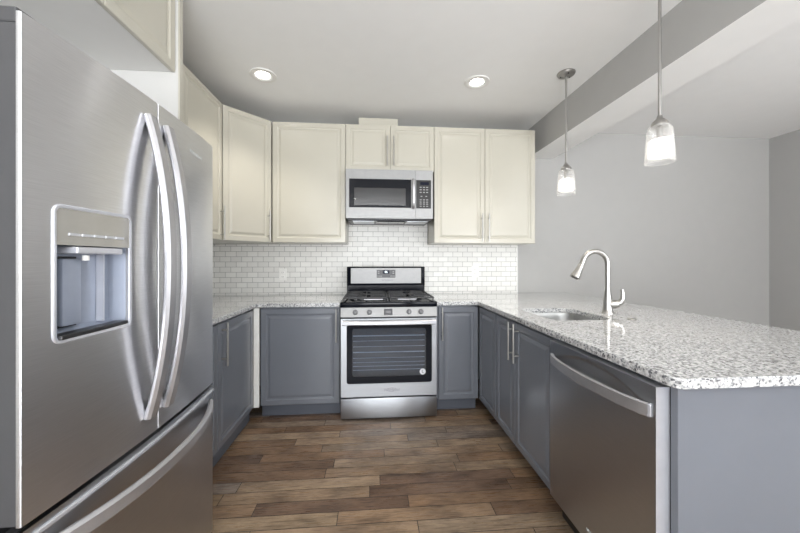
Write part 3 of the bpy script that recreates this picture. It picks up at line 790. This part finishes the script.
bm = strip(bmesh.new(), [(hx, -.004-.034*(1-abs(k/16*2-1)**4), wz0-.004+(wz1-wz0+.008)*k/16) for k in range(17)], .013, (1, 0, 0), .014)
obj('handle', bm, M['bright'], md, True)
bm = bmesh.new()
c0, c1, cz0, cz1 = xs_+.006, mw-.018, .094, .352
cpn = obj('control_section', B(xs_+.001, mw, 0, .03, 0, mh, .0015), M['panelsteel'], t)
kp = obj('keypad', B(c0, c1, -.002, .004, cz0, cz1, .001), M['black'], cpn)
obj('display', B(c0+.036, c1-.020, -.003, -.001, cz1-.046, cz1-.018), M['display'], kp)
kx = [c0+.040, c0+.071, c0+.100]
for r_, zz in enumerate((cz1-.066, cz1-.088, cz1-.112, cz1-.180, cz1-.200, cz1-.218, cz1-.238)):
    for c_ in range(3):
        obj('button', B(kx[c_]-.009, kx[c_]+.009, -.0032, -.0015, zz-.0045, zz+.0045), M['keys'], kp)
for c_ in (0, 2): obj('button', B(kx[c_]-.008+(.008 if c_ == 0 else -.008), kx[c_]+.008+(.008 if c_ == 0 else -.008), -.0032, -.0015, cz1-.152, cz1-.144), M['keys'], kp)
# underside: sloping grease filters and lamp recess
obj('underside', B(-mw+.012, mw-.012, .034, YB-MY-.02, -.018, .004, .006), M['darkmetal'], t)
for a_, b_ in ((-mw+.06, -.14), (.16, mw-.04)): obj('grease_filter', B(a_, b_, .05, .25, -.024, -.017, .002), M['dwsteel'], t)
obj('light_recess', B(-.12, .14, .05, .20, -.025, -.017, .003), M['gloss'], t)

# ------------------------------------------------------------------ outlets
def outlet(x, z, label):
    t = thing('wall_outlet', label, 'outlet', (x, YB-.009, z), 0, 'outlets on the tiled splashback')
    obj('cover_plate', B(-.037, .037, -.006, -.0002, -.06, .06, .003), M['plastic'], t)
    for s in (-.022, .022):
        f = obj('socket', B(-.016, .016, -.0085, -.005, s-.017, s+.017, .003), M['plastic'], t)
        bm = bmesh.new(); box(bm, -.008, -.0058, -.0092, -.008, s-.005, s+.006); box(bm, .0058, .008, -.0092, -.008, s-.004, s+.005)
        obj('slots', bm, M['black'], f)
outlet(-.905, 1.115, 'white outlet plate on the tiles to the left of the range')
outlet(1.075, 1.140, 'white outlet plate on the tiles to the right of the range')

# ------------------------------------------------------------------ lamps
def downlight(x, y, label, watt=16, cone=1.75):
    t = thing('recessed_light', label, 'ceiling light', (x, y, H), 0, 'recessed ceiling lights')
    obj('trim_ring', lathe(bmesh.new(), [(.098, -.0005), (.096, -.006), (.070, -.009), (.060, -.004), (.050, -.0006)], 0, 0, 36), M['white'], t, True)
    obj('lens', lathe(bmesh.new(), [(0, -.0035), (.036, -.0035), (.050, -.0015)], 0, 0, 32), M['lens'], t, True)
    l = bpy.data.lights.new('downlight_lamp', 'SPOT'); l.energy = watt; l.spot_size = cone; l.spot_blend = .9; l.shadow_soft_size = .06; l.color = (1, .95, .88)
    o = bpy.data.objects.new('downlight_lamp', l); COL.objects.link(o); o.parent = t; o.location = (0, 0, -.03)
downlight(-.823, 2.554, 'lit recessed ceiling light nearer the refrigerator corner', 26, 1.75)
downlight(.809, 2.518, 'lit recessed ceiling light nearer the grey beam', 14)
downlight(-.42, .35, 'added unseen recessed ceiling light over the refrigerator end of the kitchen', 8, 2.3)  # this and the next three: out-of-view lights added to brighten the kitchen
downlight(.80, .35, 'added unseen recessed ceiling light above the aisle beside the dishwasher', 9, 2.3)
downlight(-.42, -1.5, 'added unseen recessed ceiling light near the patio door on the kitchen side', 12, 2.3)
downlight(.80, -1.5, 'added unseen recessed ceiling light near the patio door on the beam side', 12, 2.3)
def pendant(x, y, label):
    zb = 1.745-H
    t = thing('pendant_lamp', label, 'pendant lamp', (x, y, H), 0, 'pendant lamps over the peninsula')
    cn = obj('canopy', lathe(bmesh.new(), [(0, -.0005), (.062, -.0005), (.064, -.006), (.058, -.016), (.03, -.022), (.012, -.03), (0, -.031)], 0, 0, 32), M['nickel'], t, True)
    for a in range(3):
        bm = bmesh.new(); cyl(bm, (.038*math.cos(a*2.1+.4), .038*math.sin(a*2.1+.4), -.024), .005, .006, 'Z', 12); obj('canopy_screw', bm, M['black'], cn)
    obj('rod', tube(bmesh.new(), [(0, 0, -.028), (0, 0, zb+.225)], .0075, 12), M['nickel'], t, True)
    obj('socket_cap', lathe(bmesh.new(), [(0, zb+.238), (.010, zb+.236), (.014, zb+.222), (.028, zb+.210), (.036, zb+.196), (.036, zb+.182), (0, zb+.182)], 0, 0, 30), M['nickel'], t, True)
    # bell glass, open at the bottom, real wall thickness
    out = [(.040, .190), (.055, .186), (.064, .170), (.067, .13), (.070, .09), (.073, .05), (.0755, .02), (.077, .0)]
    out = [(r*.84, z*.97) for r, z in out]; prof = [(r, zb+z) for r, z in out]+[(r-.004, zb+z+(.0 if z else .001)) for r, z in out[::-1]]
    obj('glass_shade', lathe(bmesh.new(), prof, 0, 0, 40, True), M['shade'], t, True)
    obj('frosted_diffuser', lathe(bmesh.new(), [(.0, zb+.116), (.040, zb+.115), (.045, zb+.108), (.047, zb+.08), (.048, zb+.040), (.046, zb+.030), (0, zb+.030)], 0, 0, 36), M['diffuser'], t, True)
    obj('diffuser_collar', lathe(bmesh.new(), [(.012, zb+.180), (.014, zb+.176), (.014, zb+.117), (.0, zb+.1165)], 0, 0, 36), M['nickel'], t, True)
    l = bpy.data.lights.new('pendant_bulb', 'SPOT'); l.energy = 9; l.spot_size = 2.5; l.spot_blend = .6; l.shadow_soft_size = .04; l.color = (1, .93, .82)
    o = bpy.data.objects.new('pendant_bulb', l); COL.objects.link(o); o.parent = t; o.location = (0, 0, zb+.022)
pendant(1.43, 2.343, 'far glass pendant lamp with its round canopy in view')
pendant(1.43, 1.54, 'near glass pendant lamp that looks larger, its rod leaving the picture')
